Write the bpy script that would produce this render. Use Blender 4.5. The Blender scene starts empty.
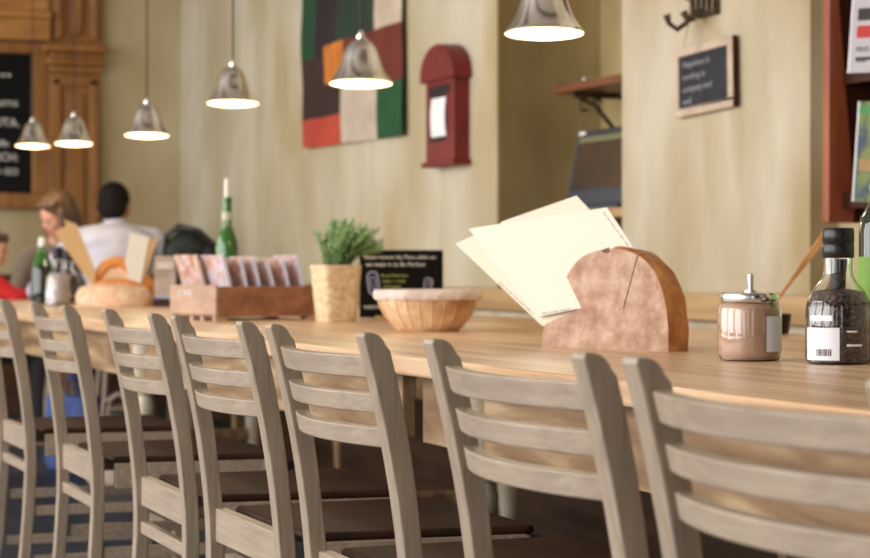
import bpy, bmesh, math, random
from mathutils import Vector, Matrix
random.seed(7)
PI = math.pi
S = bpy.context.scene
COL = S.collection

# ---------------------------------------------------------------- materials
def lin(r, g, b):
    f = lambda c: (c / 255 / 12.92) if c / 255 <= .04045 else ((c / 255 + .055) / 1.055) ** 2.4
    return (f(r), f(g), f(b), 1)

def mat(name, c, rough=.5, metal=0., c2=None, scale=8, stretch=(1, 1, 1), bump=0., bscale=None,
        trans=0., emit=None, estr=0., coat=0., lo=.35, hi=.65, detail=5, alpha=None, sheen=0.):
    m = bpy.data.materials.new(name); m.use_nodes = True
    nt = m.node_tree; b = nt.nodes['Principled BSDF']
    b.inputs['Base Color'].default_value = c
    b.inputs['Roughness'].default_value = rough
    b.inputs['Metallic'].default_value = metal
    b.inputs['Transmission Weight'].default_value = trans
    b.inputs['Coat Weight'].default_value = coat
    if emit:
        b.inputs['Emission Color'].default_value = emit; b.inputs['Emission Strength'].default_value = estr
    if c2 or bump:
        tc = nt.nodes.new('ShaderNodeTexCoord'); mp = nt.nodes.new('ShaderNodeMapping')
        mp.inputs['Scale'].default_value = stretch
        nt.links.new(tc.outputs['Object'], mp.inputs['Vector'])
        n = nt.nodes.new('ShaderNodeTexNoise'); n.inputs['Scale'].default_value = scale
        n.inputs['Detail'].default_value = detail; n.inputs['Roughness'].default_value = .6
        nt.links.new(mp.outputs['Vector'], n.inputs['Vector'])
        if c2:
            r = nt.nodes.new('ShaderNodeValToRGB')
            r.color_ramp.elements[0].position = lo; r.color_ramp.elements[0].color = c
            r.color_ramp.elements[1].position = hi; r.color_ramp.elements[1].color = c2
            nt.links.new(n.outputs['Fac'], r.inputs['Fac'])
            nt.links.new(r.outputs['Color'], b.inputs['Base Color'])
        if bump:
            src = n
            if bscale:
                src = nt.nodes.new('ShaderNodeTexNoise'); src.inputs['Scale'].default_value = bscale
                nt.links.new(mp.outputs['Vector'], src.inputs['Vector'])
            bp = nt.nodes.new('ShaderNodeBump'); bp.inputs['Strength'].default_value = bump
            bp.inputs['Distance'].default_value = .01
            nt.links.new(src.outputs['Fac'], bp.inputs['Height'])
            nt.links.new(bp.outputs['Normal'], b.inputs['Normal'])
    return m

def plaster(name, ca, cb, cc):
    """lime-washed plaster: big ochre clouds plus fine vertical streaks"""
    m = mat(name, ca, .85); nt = m.node_tree; b = nt.nodes['Principled BSDF']
    tc = nt.nodes.new('ShaderNodeTexCoord')
    def noise(sc, st, det):
        mp = nt.nodes.new('ShaderNodeMapping'); mp.inputs['Scale'].default_value = st
        nt.links.new(tc.outputs['Object'], mp.inputs['Vector'])
        n = nt.nodes.new('ShaderNodeTexNoise'); n.inputs['Scale'].default_value = sc; n.inputs['Detail'].default_value = det
        nt.links.new(mp.outputs['Vector'], n.inputs['Vector']); return n
    n1 = noise(1.5, (1, 1, .6), 7); n2 = noise(3.4, (1, 1, .28), 8)
    def ramp(n, p0, p1):
        r = nt.nodes.new('ShaderNodeMapRange'); r.inputs[1].default_value = p0; r.inputs[2].default_value = p1
        nt.links.new(n.outputs['Fac'], r.inputs[0]); return r
    def mix(f, a, bb):
        x = nt.nodes.new('ShaderNodeMix'); x.data_type = 'RGBA'
        nt.links.new(f.outputs[0], x.inputs[0])
        for s, v in ((6, a), (7, bb)):
            if isinstance(v, tuple): x.inputs[s].default_value = v
            else: nt.links.new(v.outputs[2], x.inputs[s])
        return x
    x1 = mix(ramp(n1, .42, .66), ca, cb)
    x2 = mix(ramp(n2, .46, .74), x1, cc)
    nt.links.new(x2.outputs[2], b.inputs['Base Color'])
    return m

def woodmat(name, c1, c2, stretch, scale=3, rough=.4, c3=None, bump=.05):
    m = mat(name, c1, rough); nt = m.node_tree; b = nt.nodes['Principled BSDF']
    tc = nt.nodes.new('ShaderNodeTexCoord'); mp = nt.nodes.new('ShaderNodeMapping')
    mp.inputs['Scale'].default_value = stretch
    nt.links.new(tc.outputs['Object'], mp.inputs['Vector'])
    n = nt.nodes.new('ShaderNodeTexNoise'); n.inputs['Scale'].default_value = scale
    n.inputs['Detail'].default_value = 8; n.inputs['Distortion'].default_value = .6
    nt.links.new(mp.outputs['Vector'], n.inputs['Vector'])
    r = nt.nodes.new('ShaderNodeValToRGB'); e = r.color_ramp.elements
    e[0].position = .3; e[0].color = c1; e[1].position = .68; e[1].color = c2
    if c3:
        x = e.new(.5); x.color = c3
    nt.links.new(n.outputs['Fac'], r.inputs['Fac']); nt.links.new(r.outputs['Color'], b.inputs['Base Color'])
    bp = nt.nodes.new('ShaderNodeBump'); bp.inputs['Strength'].default_value = bump; bp.inputs['Distance'].default_value = .01
    nt.links.new(n.outputs['Fac'], bp.inputs['Height']); nt.links.new(bp.outputs['Normal'], b.inputs['Normal'])
    return m

M = {}
M['wall'] = plaster('wall_plaster', lin(197, 189, 167), lin(172, 154, 114), lin(174, 163, 133))
M['wall_end'] = plaster('end_wall_plaster', lin(196, 182, 148), lin(180, 160, 120), lin(176, 158, 122))
M['pillar'] = plaster('pillar_plaster', lin(197, 188, 167), lin(164, 142, 102), lin(171, 156, 123))
M['recess'] = plaster('shaded_recess_plaster', lin(170, 152, 106), lin(132, 112, 70), lin(142, 122, 80))  # wall plaster in a darker tone, the recess shade put into the colour
M['floor'] = mat('floor_boards', lin(46, 52, 62), .5, c2=lin(60, 66, 76), scale=4, stretch=(.3, 3, 1))
M['ceiling'] = mat('ceiling_paint', lin(214, 208, 196), .9)
M['pine'] = woodmat('pine_top', lin(190, 142, 102), lin(238, 206, 170), (.4, 7, 7), 2.6, .33, lin(220, 180, 140))
M['pine_side'] = woodmat('pine_apron', lin(112, 80, 52), lin(196, 168, 128), (.9, 6, 7), 3, .55, lin(152, 120, 84))
M['bench'] = woodmat('bench_pine', lin(166, 132, 88), lin(196, 162, 116), (.4, 5, 6), 3, .5)
M['cream'] = mat('cream_paint', lin(212, 200, 178), .5, c2=lin(190, 172, 142), scale=10)
M['chair'] = woodmat('limed_chair_wood', lin(142, 124, 106), lin(170, 151, 131), (26, 26, 1.6), 4, .42, lin(158, 140, 120), .02)
M['slat'] = woodmat('limed_slat_wood', lin(150, 132, 114), lin(176, 157, 137), (1.6, 26, 26), 4, .40, lin(164, 146, 127), .02)
M['seat'] = mat('seat_leather', lin(46, 29, 21), .6, c2=lin(64, 41, 28), scale=7)
M['seat'].node_tree.nodes['Principled BSDF'].inputs['Specular IOR Level'].default_value = .12
M['benchdark'] = woodmat('shadow_brown_wood', lin(54, 38, 26), lin(84, 60, 42), (.6, 5, 5), 3, .6)  # dark brown stands in for the shade under table and bench
M['panel'] = woodmat('panel_wood', lin(122, 78, 36), lin(164, 112, 58), (5, 5, .7), 3, .4)
M['beam'] = woodmat('beam_wood', lin(160, 108, 56), lin(192, 136, 76), (5, .7, 5), 3, .4)
M['redwood'] = woodmat('rack_wood', lin(122, 58, 34), lin(158, 84, 50), (5, 5, .8), 3, .35)
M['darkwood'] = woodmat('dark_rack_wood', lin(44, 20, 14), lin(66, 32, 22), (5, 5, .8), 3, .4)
M['shelfwood'] = woodmat('shelf_wood', lin(96, 54, 32), lin(128, 76, 46), (.8, 5, 5), 3, .35)
M['cratewood'] = woodmat('crate_wood', lin(118, 74, 50), lin(158, 108, 78), (4, .8, 6), 4, .5)
M['crate_end'] = woodmat('crate_end_wood', lin(166, 132, 106), lin(190, 156, 130), (2, 2, 6), 4, .55)
M['slate'] = mat('blackboard', lin(34, 36, 42), .6, c2=lin(52, 54, 62), scale=9)
M['black'] = mat('black_board', lin(12, 12, 14), .5)
M['chalk'] = mat('chalk', lin(235, 232, 225), .9)
M['chalkdim'] = mat('thin_chalk', lin(150, 150, 154), .9)
M['chalk2'] = mat('yellow_chalk', lin(196, 196, 110), .9)
M['chalk3'] = mat('lilac_chalk', lin(176, 172, 205), .9)
M['frame'] = woodmat('pale_frame_wood', lin(176, 156, 136), lin(206, 186, 164), (3, 3, 3), 4, .6)
M['steel'] = mat('spun_aluminium', lin(244, 240, 236), .2, 1., c2=lin(215, 210, 208), scale=3, stretch=(1, 1, 6))
M['enamel'] = mat('white_enamel', lin(250, 240, 220), .4)
M['bulb'] = mat('bulb_glow', lin(255, 240, 210), .4, emit=lin(255, 226, 176), estr=3.5)
M['cord'] = mat('lamp_cord', lin(40, 36, 34), .6)
M['rubber'] = mat('black_plastic', lin(18, 18, 22), .3)
M['paper'] = mat('cream_paper', lin(226, 218, 200), .7)
M['paper_shaded'] = mat('shaded_cream_paper', lin(222, 212, 190), .7)  # darker copy of the cream paper, standing in for shadow between sheets
M['kraft'] = mat('brown_card', lin(206, 166, 112), .7)
M['white'] = mat('white_label', lin(240, 240, 245), .6)
M['ink'] = mat('printed_ink', lin(96, 88, 84), .7)
M['postred'] = mat('post_box_red', lin(104, 20, 24), .5, c2=lin(120, 28, 30), scale=9)
M['postdark'] = mat('post_box_slot', lin(28, 8, 8), .7)
M['iron'] = mat('aged_iron', lin(78, 66, 52), .5, .7, c2=lin(110, 96, 76), scale=30)
M['crust'] = mat('bread_crust', lin(170, 92, 42), .65, c2=lin(232, 166, 100), scale=22, bump=.6, lo=.3, hi=.72)
M['cut'] = mat('bread_cut_face', lin(158, 114, 90), .85, c2=lin(210, 180, 156), scale=19, bump=.5, bscale=60, lo=.32, hi=.7)
M['crust2'] = mat('golden_crust', lin(206, 118, 44), .6, c2=lin(230, 158, 84), scale=18, bump=.5)
M['crumb'] = mat('floury_crumb', lin(226, 176, 132), .85, c2=lin(240, 214, 186), scale=30, bump=.4)
M['wicker'] = mat('wicker', lin(204, 170, 126), .6, c2=lin(240, 216, 178), scale=60, bump=.3)
M['wicker2'] = mat('bread_basket_wicker', lin(186, 132, 84), .55, c2=lin(236, 208, 168), scale=11, bump=.3)
M['linen'] = mat('linen', lin(228, 214, 206), .9, c2=lin(206, 186, 172), scale=14)
M['leaf'] = mat('rosemary_leaf', lin(84, 132, 60), .5, c2=lin(156, 186, 118), scale=26)
M['stem'] = mat('green_stem', lin(84, 92, 50), .7)
M['soil'] = mat('soil', lin(52, 38, 28), .9)
M['greenglass'] = mat('green_glass', lin(34, 84, 26), .06, coat=.5, c2=lin(58, 118, 36), scale=9)
M['darkglass'] = mat('dark_green_glass', lin(16, 30, 14), .07, coat=.5)
M['glass'] = mat('clear_glass', (1, 1, 1, 1), .02, trans=1.)
M['spread'] = mat('chocolate_spread', lin(222, 174, 140), .45, c2=lin(230, 186, 154), scale=8)
M['spread2'] = mat('spread_top', lin(150, 96, 60), .4)
M['greenlabel'] = mat('green_label', lin(120, 160, 60), .6)
M['candle'] = mat('candle_wax', lin(245, 240, 230), .5)
M['wax'] = mat('foil_label', lin(196, 200, 160), .5)
M['gunmetal'] = mat('terminal_plastic', lin(58, 66, 78), .4)
M['screen'] = mat('terminal_screen', lin(56, 52, 44), .3, c2=lin(90, 62, 46), scale=4)  # brown blotches imitate a reflection on the dark screen
M['screen_bar'] = mat('screen_bar', lin(120, 124, 92), .3)
M['bagblack'] = mat('black_nylon', lin(18, 20, 22), .6, c2=lin(44, 50, 48), scale=12)
M['bluebag'] = mat('blue_cloth', lin(48, 66, 120), .8, c2=lin(70, 92, 146), scale=10)
M['palebag'] = mat('pale_cloth', lin(188, 168, 148), .8, c2=lin(160, 140, 124), scale=12)
M['skin'] = mat('skin', lin(226, 170, 140), .5)
M['skin2'] = mat('tanned_skin', lin(176, 122, 92), .5)
M['hairdark'] = mat('dark_hair', lin(18, 13, 12), .8, c2=lin(28, 21, 18), scale=40, bump=.5)
M['hairfair'] = mat('fair_hair', lin(60, 42, 30), .5, c2=lin(120, 88, 60), scale=26, stretch=(1, 1, .2), bump=.5)
M['shirt'] = mat('white_shirt', lin(210, 208, 220), .8, c2=lin(192, 190, 204), scale=6)
M['greytop'] = mat('grey_brown_top', lin(112, 98, 88), .85, c2=lin(132, 118, 106), scale=8)
M['redtop'] = mat('red_top', lin(206, 30, 30), .8)
M['denim'] = mat('dark_trousers', lin(40, 36, 36), .9)
M['shoe'] = mat('shoe_leather', lin(34, 28, 26), .5)
M['lip'] = mat('lips', lin(184, 96, 84), .5)
M['eye'] = mat('eye_dark', lin(34, 26, 22), .3)
M['pepper'] = mat('peppercorns', lin(26, 18, 16), .5, c2=lin(120, 86, 62), scale=160, bump=.8, lo=.45, hi=.62, detail=2)
M['salt'] = mat('sea_salt', lin(235, 228, 220), .6, c2=lin(210, 200, 196), scale=90)
M['acrylic'] = mat('card_print', lin(150, 128, 110), .4, c2=lin(190, 172, 156), scale=10)
M['copper'] = woodmat('spoon_wood', lin(170, 112, 58), lin(214, 164, 104), (2, 2, 2), 4, .4)
M['leaf_a'] = mat('leaflet_cover', lin(206, 152, 120), .5, c2=lin(212, 212, 228), scale=22)
M['leaf_b'] = mat('leaflet_cover_dark', lin(186, 126, 98), .5, c2=lin(222, 204, 198), scale=26)
M['spine'] = mat('leaflet_spine', lin(206, 212, 236), .5)
M['spine2'] = mat('leaflet_spine_cream', lin(236, 214, 200), .5)

for k_ in ('black', 'hairdark', 'bagblack', 'slate', 'benchdark', 'darkwood', 'floor'):
    M[k_].node_tree.nodes['Principled BSDF'].inputs['Specular IOR Level'].default_value = .18

# ---------------------------------------------------------------- mesh builder
class MB:
    def __init__(s): s.v = []; s.f = []; s.mi = []
    def add(s, vs, fs, mi=0):
        o = len(s.v); s.v += [Vector(v) for v in vs]; s.f += [[i + o for i in f] for f in fs]; s.mi += [mi] * len(fs); return s
    def box(s, x0, x1, y0, y1, z0, z1, mi=0):
        return s.add([(x, y, z) for x in (x0, x1) for y in (y0, y1) for z in (z0, z1)],
                     [(0, 1, 3, 2), (4, 6, 7, 5), (0, 4, 5, 1), (2, 3, 7, 6), (0, 2, 6, 4), (1, 5, 7, 3)], mi)
    def prism(s, poly, axis, a, b, mi=0):
        """poly: 2D points; axis 'x' -> (y,z), 'y' -> (x,z), 'z' -> (x,y)"""
        def P(p, t): return {'x': (t, p[0], p[1]), 'y': (p[0], t, p[1]), 'z': (p[0], p[1], t)}[axis]
        n = len(poly)
        return s.add([P(p, a) for p in poly] + [P(p, b) for p in poly],
                     [list(range(n))[::-1], list(range(n, 2 * n))] + [(i, (i + 1) % n, n + (i + 1) % n, n + i) for i in range(n)], mi)
    def lathe(s, prof, n=40, c=(0, 0, 0), mi=0, shape=None, closed=True):
        vs = []; fs = []
        for j, (r, z) in enumerate(prof):
            for i in range(n):
                a = 2 * PI * i / n
                k = shape(a, j) if shape else 1
                vs.append((c[0] + r * k * math.cos(a), c[1] + r * k * math.sin(a), c[2] + z))
        for j in range(len(prof) - 1):
            for i in range(n):
                fs.append((j * n + i, j * n + (i + 1) % n, (j + 1) * n + (i + 1) % n, (j + 1) * n + i))
        if closed:
            fs.append(list(range(n))[::-1]); fs.append([(len(prof) - 1) * n + i for i in range(n)])
        return s.add(vs, fs, mi)
    def tube(s, pts, r, n=10, mi=0):
        pts = [Vector(p) for p in pts]; rs = r if isinstance(r, (list, tuple)) else [r] * len(pts)
        vs = []; fs = []; up = None
        for k, p in enumerate(pts):
            d = (pts[min(k + 1, len(pts) - 1)] - pts[max(k - 1, 0)]).normalized()
            if up is None: up = d.orthogonal().normalized()
            up = (up - d * up.dot(d)).normalized(); w = d.cross(up)
            for i in range(n):
                a = 2 * PI * i / n; vs.append(p + (up * math.cos(a) + w * math.sin(a)) * rs[k])
        for k in range(len(pts) - 1):
            for i in range(n): fs.append((k * n + i, k * n + (i + 1) % n, (k + 1) * n + (i + 1) % n, (k + 1) * n + i))
        fs.append(list(range(n))[::-1]); fs.append([(len(pts) - 1) * n + i for i in range(n)])
        return s.add(vs, fs, mi)
    def ell(s, c, r, n=20, rot=None, mi=0):
        vs = []; fs = []; m = n // 2; R = rot.to_matrix() if rot else None
        for j in range(m + 1):
            t = PI * j / m
            for i in range(n):
                a = 2 * PI * i / n
                v = Vector((r[0] * math.sin(t) * math.cos(a), r[1] * math.sin(t) * math.sin(a), r[2] * math.cos(t)))
                if R: v = R @ v
                vs.append(v + Vector(c))
        for j in range(m):
            for i in range(n): fs.append((j * n + i, (j + 1) * n + i, (j + 1) * n + (i + 1) % n, j * n + (i + 1) % n))
        return s.add(vs, fs, mi)
    def caps(s, a, b, ra, rb):
        """a tapered limb with round ends"""
        a = Vector(a); b = Vector(b)
        s.ell(a, (ra, ra, ra), 16); s.ell(b, (rb, rb, rb), 16)
        k = 6; return s.tube([a.lerp(b, i / k) for i in range(k + 1)], [ra + (rb - ra) * i / k for i in range(k + 1)], 14)
    def xf(s, mtx):
        s.v = [mtx @ v for v in s.v]; return s
    def build(s, name, m, parent=None, smooth=None, bevel=0, loc=None, rot=None):
        me = bpy.data.meshes.new(name); me.from_pydata([tuple(v) for v in s.v], [], s.f)
        for x in (m if isinstance(m, (list, tuple)) else [m]): me.materials.append(M[x] if isinstance(x, str) else x)
        for p, i in zip(me.polygons, s.mi): p.material_index = i
        bm = bmesh.new(); bm.from_mesh(me); bmesh.ops.remove_doubles(bm, verts=bm.verts, dist=1e-6)
        bmesh.ops.dissolve_degenerate(bm, edges=bm.edges, dist=1e-7)
        bmesh.ops.recalc_face_normals(bm, faces=bm.faces); bm.to_mesh(me); bm.free()
        if smooth is not None:
            me.shade_smooth(); me.set_sharp_from_angle(angle=math.radians(smooth))
        o = bpy.data.objects.new(name, me); COL.objects.link(o)
        if bevel:
            md = o.modifiers.new('bevel', 'BEVEL'); md.width = bevel; md.segments = 2; md.limit_method = 'ANGLE'
        if parent: o.parent = parent
        if loc: o.location = loc
        if rot: o.rotation_euler = rot
        return o

def tag(o, label, cat, group=None):
    o['label'] = label; o['category'] = cat
    if group: o['group'] = group
    return o
def thing(name, label, cat, loc=(0, 0, 0), rz=0, group=None, rx=0, ry=0):
    o = bpy.data.objects.new(name, None); o.empty_display_size = .05; COL.objects.link(o)
    o.location = loc; o.rotation_euler = (rx, ry, rz); return tag(o, label, cat, group)
def struct(o): o['kind'] = 'structure'; return o
def copy_tree(o, parent=None):
    c = o.copy(); COL.objects.link(c); c.parent = parent
    for ch in list(o.children): copy_tree(ch, c)
    return c
def remesh(o, vox, it=4):
    md = o.modifiers.new('remesh', 'REMESH'); md.mode = 'VOXEL'; md.voxel_size = vox; md.use_smooth_shade = True
    if it:
        s = o.modifiers.new('smooth', 'SMOOTH'); s.iterations = it; s.factor = .5
    return o
def text(name, body, size, m, parent, loc, rot=(PI / 2, 0, 0), ext=.0006, align='LEFT', sx=1):
    cu = bpy.data.curves.new(name, 'FONT'); cu.body = body; cu.size = size; cu.extrude = ext; cu.align_x = align
    cu.resolution_u = 2
    t = bpy.data.objects.new(name + '_t', cu); COL.objects.link(t)
    dg = bpy.context.evaluated_depsgraph_get()
    me = bpy.data.meshes.new_from_object(t.evaluated_get(dg)); bpy.data.objects.remove(t)
    me.materials.clear(); me.materials.append(M[m])
    o = bpy.data.objects.new(name, me); COL.objects.link(o); o.parent = parent; o.location = loc; o.rotation_euler = rot; o.scale = (sx, 1, 1)
    return o

# ---------------------------------------------------------------- room shell
XL, XR, YB, YF, ZC = -14.03, 3.2, 3.38, -4.2, 4.4
struct(MB().box(XL - .2, XR + .2, YF - .2, YB + .75, -.1, 0).build('floor', 'floor'))
struct(MB().box(XL - .2, XR + .2, YF - .2, YB + .75, ZC, ZC + .1).build('ceiling', 'ceiling'))
for k in range(8):
    struct(MB().box(-12.6 + 2.1 * k, -12.3 + 2.1 * k, YF, YB, ZC - .28, ZC).build('trim_%d' % (k + 3), 'darkwood'))  # unseen ceiling beams added to put dark stripes in the lamp reflections
struct(MB().box(XL - .2, XL, YF - .2, YB + .75, 0, ZC).build('wall_left', 'wall_end'))
p = MB(); p.box(XR, XR + .2, YF - .2, YB + .75, 0, .6); p.box(XR, XR + .2, YF - .2, YB + .75, 3.9, ZC)
for a, b in ((YF - .2, -3.2), (-2.4, -.6), (.2, YB + .75)): p.box(XR, XR + .2, a, b, .6, 3.9)
struct(p.build('wall_right', 'darkwood'))  # unseen wall, darkened and given openings for contrast on the lamp shades
wb = MB()
wb.box(XL, -8.409, YB, 4.1, 0, ZC, 0)
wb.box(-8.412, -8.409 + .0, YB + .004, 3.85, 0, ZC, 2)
wb.box(-7.185, -5.835, YB, 4.1, 0, ZC, 1)
wb.box(-5.835, XR, 3.48, 4.1, 0, ZC, 0)
wb.build('wall_back', ['wall', 'pillar', 'recess'])['kind'] = 'structure'
# recess: its two reveals and its back
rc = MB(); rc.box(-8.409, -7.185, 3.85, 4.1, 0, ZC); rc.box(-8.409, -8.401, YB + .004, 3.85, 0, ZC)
struct(rc.build('wall_recess', 'recess'))
# street side: dark piers and tall openings, shaped for the lamp reflections
fw = MB(); fw.box(XL, XR, YF - .2, YF, 0, .5); fw.box(XL, XR, YF - .2, YF, 4.1, ZC)
xs = [-14.03, -13.4, -10.4, -9.9, -6.9, -6.4, -3.4, -2.9, .1, .6, 2.8, 3.2]
for i in range(0, len(xs), 2): fw.box(xs[i], xs[i + 1], YF - .2, YF, .5, 4.1)
struct(fw.build('wall_front', 'panel'))
for k, i in enumerate(range(1, len(xs) - 1, 2)):
    w = MB(); a, b = xs[i], xs[i + 1]
    for x in (a, (a + b) / 2 - .03, b - .06): w.box(x, x + .06, YF - .13, YF - .07, .5, 4.1)
    for z in (.5, 2.3, 4.04): w.box(a, b, YF - .13, YF - .07, z, z + .06)
    struct(w.build('window_%d' % (k + 1), 'cream'))
# dark strip below the wooden rail, coloured to deepen the shade under the table
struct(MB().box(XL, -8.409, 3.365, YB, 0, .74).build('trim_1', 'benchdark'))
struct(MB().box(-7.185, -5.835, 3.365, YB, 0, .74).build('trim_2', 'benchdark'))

# ---------------------------------------------------------------- end-wall panelling and big board
pn = thing('wall_panelling', 'carved brown wooden wall panelling with a pilaster on the far end wall', 'wall panelling', (XL, 1.65, 0))
for y0, y1 in ((.85, 1.18), (-1.18, -.85)):
    p = MB().box(.0, .07, y0, y1, 0, 2.2)
    for a, b, c, d in ((y0 + .02, y0 + .07, 1.2, 2.16), (y1 - .07, y1 - .02, 1.2, 2.16)): p.box(.065, .1, a, b, c, d)
    p.box(.065, .1, y0 + .02, y1 - .02, 2.12, 2.17); p.box(.065, .1, y0 + .02, y1 - .02, 1.16, 1.2)
    p.box(.065, .085, y0 + .11, y1 - .11, 1.25, 2.07)
    p.build('pilaster', 'panel', pn, bevel=.006)
for y0, y1 in ((.83, 1.21), (-1.21, -.83)):
    p = MB().box(0, .10, y0 + .02, y1 - .02, 2.2, 2.25); p.box(0, .13, y0, y1, 2.25, 2.29)
    p.box(0, .17, y0 - .02, y1 + .01, 2.33, 2.38); p.box(0, .12, y0 + .02, y1 - .02, 2.29, 2.33)
    p.build('capital', 'panel', pn, bevel=.012)
for y0, y1 in ((.85, 1.20), (-1.20, -.85)):
    p = MB().box(0, .07, y0, y1, 2.38, 2.95); p.box(.065, .11, y0 + .04, y0 + .08, 2.42, 2.9); p.box(.065, .11, y1 - .08, y1 - .04, 2.42, 2.9)
    p.box(.065, .1, y0 + .14, y1 - .14, 2.45, 2.9)
    p.build('upper_panel', 'panel', pn, bevel=.006)
p = MB(); p.box(0, .12, -.85, .85, 2.40, 2.54); p.box(0, .16, -.85, .85, 2.54, 2.58); p.box(0, .08, -.85, .85, 2.58, 2.95)
p.build('lintel', 'beam', pn, bevel=.008)
cb = thing('menu_chalkboard', 'large wood framed menu chalkboard high on the far end wall', 'chalkboard', (XL + .001, 1.65, 0))
bd = MB().box(0, .02, -.76, .75, 1.40, 2.34).build('board', 'black', cb)
p = MB(); p.box(0, .06, -.84, .845, 1.32, 1.42); p.box(0, .06, -.84, .845, 2.32, 2.39)
p.box(0, .06, -.84, -.75, 1.42, 2.32); p.box(0, .06, .745, .845, 1.42, 2.32); p.build('frame', 'panel', cb, bevel=.008)
struct(MB().box(XL, XL + .03, YF, YB, 0, .9).build('shade_trim_left', 'benchdark'))  # dark strip added to deepen the shade low on the end wall
tr = (PI / 2, 0, PI / 2)
for s_, z, y, sz in (('TARTINES A...', 2.17, .62, .17), ('pane e burro', 1.98, .66, .075), ('SPREMUTA.', 1.85, .67, .075), ('caffe', 1.72, .6, .06),
                     ('BRUNCH:', 1.63, .66, .07), ('TO GO', 1.54, .66, .06), ('TE', 1.44, .5, .06)):
    text('writing', s_, sz, 'chalk', bd, (.021, y, z), tr, align='RIGHT')

# ---------------------------------------------------------------- wall hanging
tp = MB()
X0, X1, Z0, Z1 = -11.12, -9.52, 1.58, 2.95
pal = ['tap_green', 'tap_black', 'tap_pine', 'tap_grey', 'tap_rust', 'tap_orange', 'tap_umber', 'tap_red', 'tap_white', 'tap_emerald']
pc = [(20, 58, 34), (30, 22, 24), (28, 46, 32), (176, 160, 142), (96, 36, 26), (186, 108, 40), (44, 28, 22), (166, 62, 46), (176, 162, 146), (20, 70, 36)]
for n_, c_ in zip(pal, pc): M[n_] = mat(n_, lin(*c_), .9, c2=lin(*[min(255, int(v * 1.15 + 5)) for v in c_]), scale=5, bump=.2, bscale=200)
def patch(x, z):
    if z < 1.725 + (x + 11.17) * .0 and x < -10.45: return 7
    if x > -9.93 and z < 1.80 + (x + 9.93) * .05: return 9
    if -10.45 <= x <= -9.93 and z < 1.95: return 8
    if -10.76 < x < -10.38 and 1.89 < z < 2.09: return 5
    if x > -10.45 and z < 2.10: return 4
    if x < -10.45 and z < 2.05: return 6
    if x < -10.9: return 0
    if x < -10.5: return 1
    if x < -9.93: return 2
    return 3
nx, nz = 68, 56; vs = []; fs = []; mi = []
for side in (0, 1):
    for j in range(nz + 1):
        for i in range(nx + 1):
            x = X0 + (X1 - X0) * i / nx; z = Z0 + (Z1 - Z0) * j / nz
            vs.append((x + .01 * math.sin(z * 5), 3.352 + side * .004 + .008 * math.sin(x * 9 + z * 2) + .004 * math.sin(z * 14), z - (.02 * (x - X0) / 1.7 if j == 0 else 0)))
o_ = (nx + 1) * (nz + 1)
for j in range(nz):
    for i in range(nx):
        a = j * (nx + 1) + i; q = (a, a + 1, a + nx + 2, a + nx + 1); k = patch(X0 + (X1 - X0) * (i + .5) / nx, Z0 + (Z1 - Z0) * (j + .5) / nz)
        fs.append(q); mi.append(k); fs.append([t + o_ for t in q[::-1]]); mi.append(k)
for j in range(nz):
    for i in (0, nx): a = j * (nx + 1) + i; fs.append((a, a + nx + 1, a + nx + 1 + o_, a + o_)); mi.append(0)
for i in range(nx):
    a = i; fs.append((a, a + 1, a + 1 + o_, a + o_)); mi.append(7)
tp.v = [Vector(v) for v in vs]; tp.f = fs; tp.mi = mi
th = thing('wall_hanging', 'patchwork cloth hanging in green, rust, white and orange on the back wall', 'wall hanging')
tp.build('cloth', pal, th, smooth=60)
MB().tube([(X0 - .06, 3.352, 2.95), (X1 + .06, 3.352, 2.95)], .013).build('rod', 'darkwood', th)

# ---------------------------------------------------------------- red post box
pb = thing('post_box', 'dark red wooden post box with arched roof on the back wall', 'post box', (-8.90, 3.38, 1.39))
p = MB(); p.box(-.175, .175, -.075, 0, .02, .39); p.build('body', 'postred', pb, bevel=.004)
p = MB(); p.box(-.2, .2, -.09, 0, 0, .024); p.build('plinth', 'postred', pb, bevel=.006)
arch = [(-.205, .375), (.205, .375), (.205, .40)] + [(.205 * math.cos(t), .40 + .135 * math.sin(t)) for t in [PI * i / 16 for i in range(1, 16)]] + [(-.205, .40)]
p = MB().prism(arch, 'y', -.095, 0); p.build('arched_roof', 'postred', pb, bevel=.008)
MB().prism([(-.13, .315), (.13, .315), (.13, .355), (-.13, .355)], 'y', -.0775, -.07).build('slot', 'postdark', pb)
MB().box(-.115, .075, -.0765, -.07, .11, .315).build('door_recess', 'postdark', pb)
pp = MB(); n = 8
for i in range(n):
    z0, z1 = .30 - .17 * i / n, .30 - .17 * (i + 1) / n; y0 = -.0785 - .006 * math.sin(PI * i / n); y1 = -.0785 - .006 * math.sin(PI * (i + 1) / n)
    pp.add([(-.095, y0, z0), (.085, y0, z0), (.092, y1, z1), (-.088, y1, z1), (-.095, y0 + .001, z0), (.085, y0 + .001, z0), (.092, y1 + .001, z1), (-.088, y1 + .001, z1)],
           [(0, 1, 2, 3), (7, 6, 5, 4), (0, 3, 7, 4), (1, 5, 6, 2)] + ([(0, 4, 5, 1)] if i == 0 else []) + ([(3, 2, 6, 7)] if i == n - 1 else []))
pap = pp.build('sheet', 'white', None, smooth=40, loc=(-8.90, 3.38, 1.39))
tag(pap, 'white sheet of paper sticking out of the red post box slot', 'paper')

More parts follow.
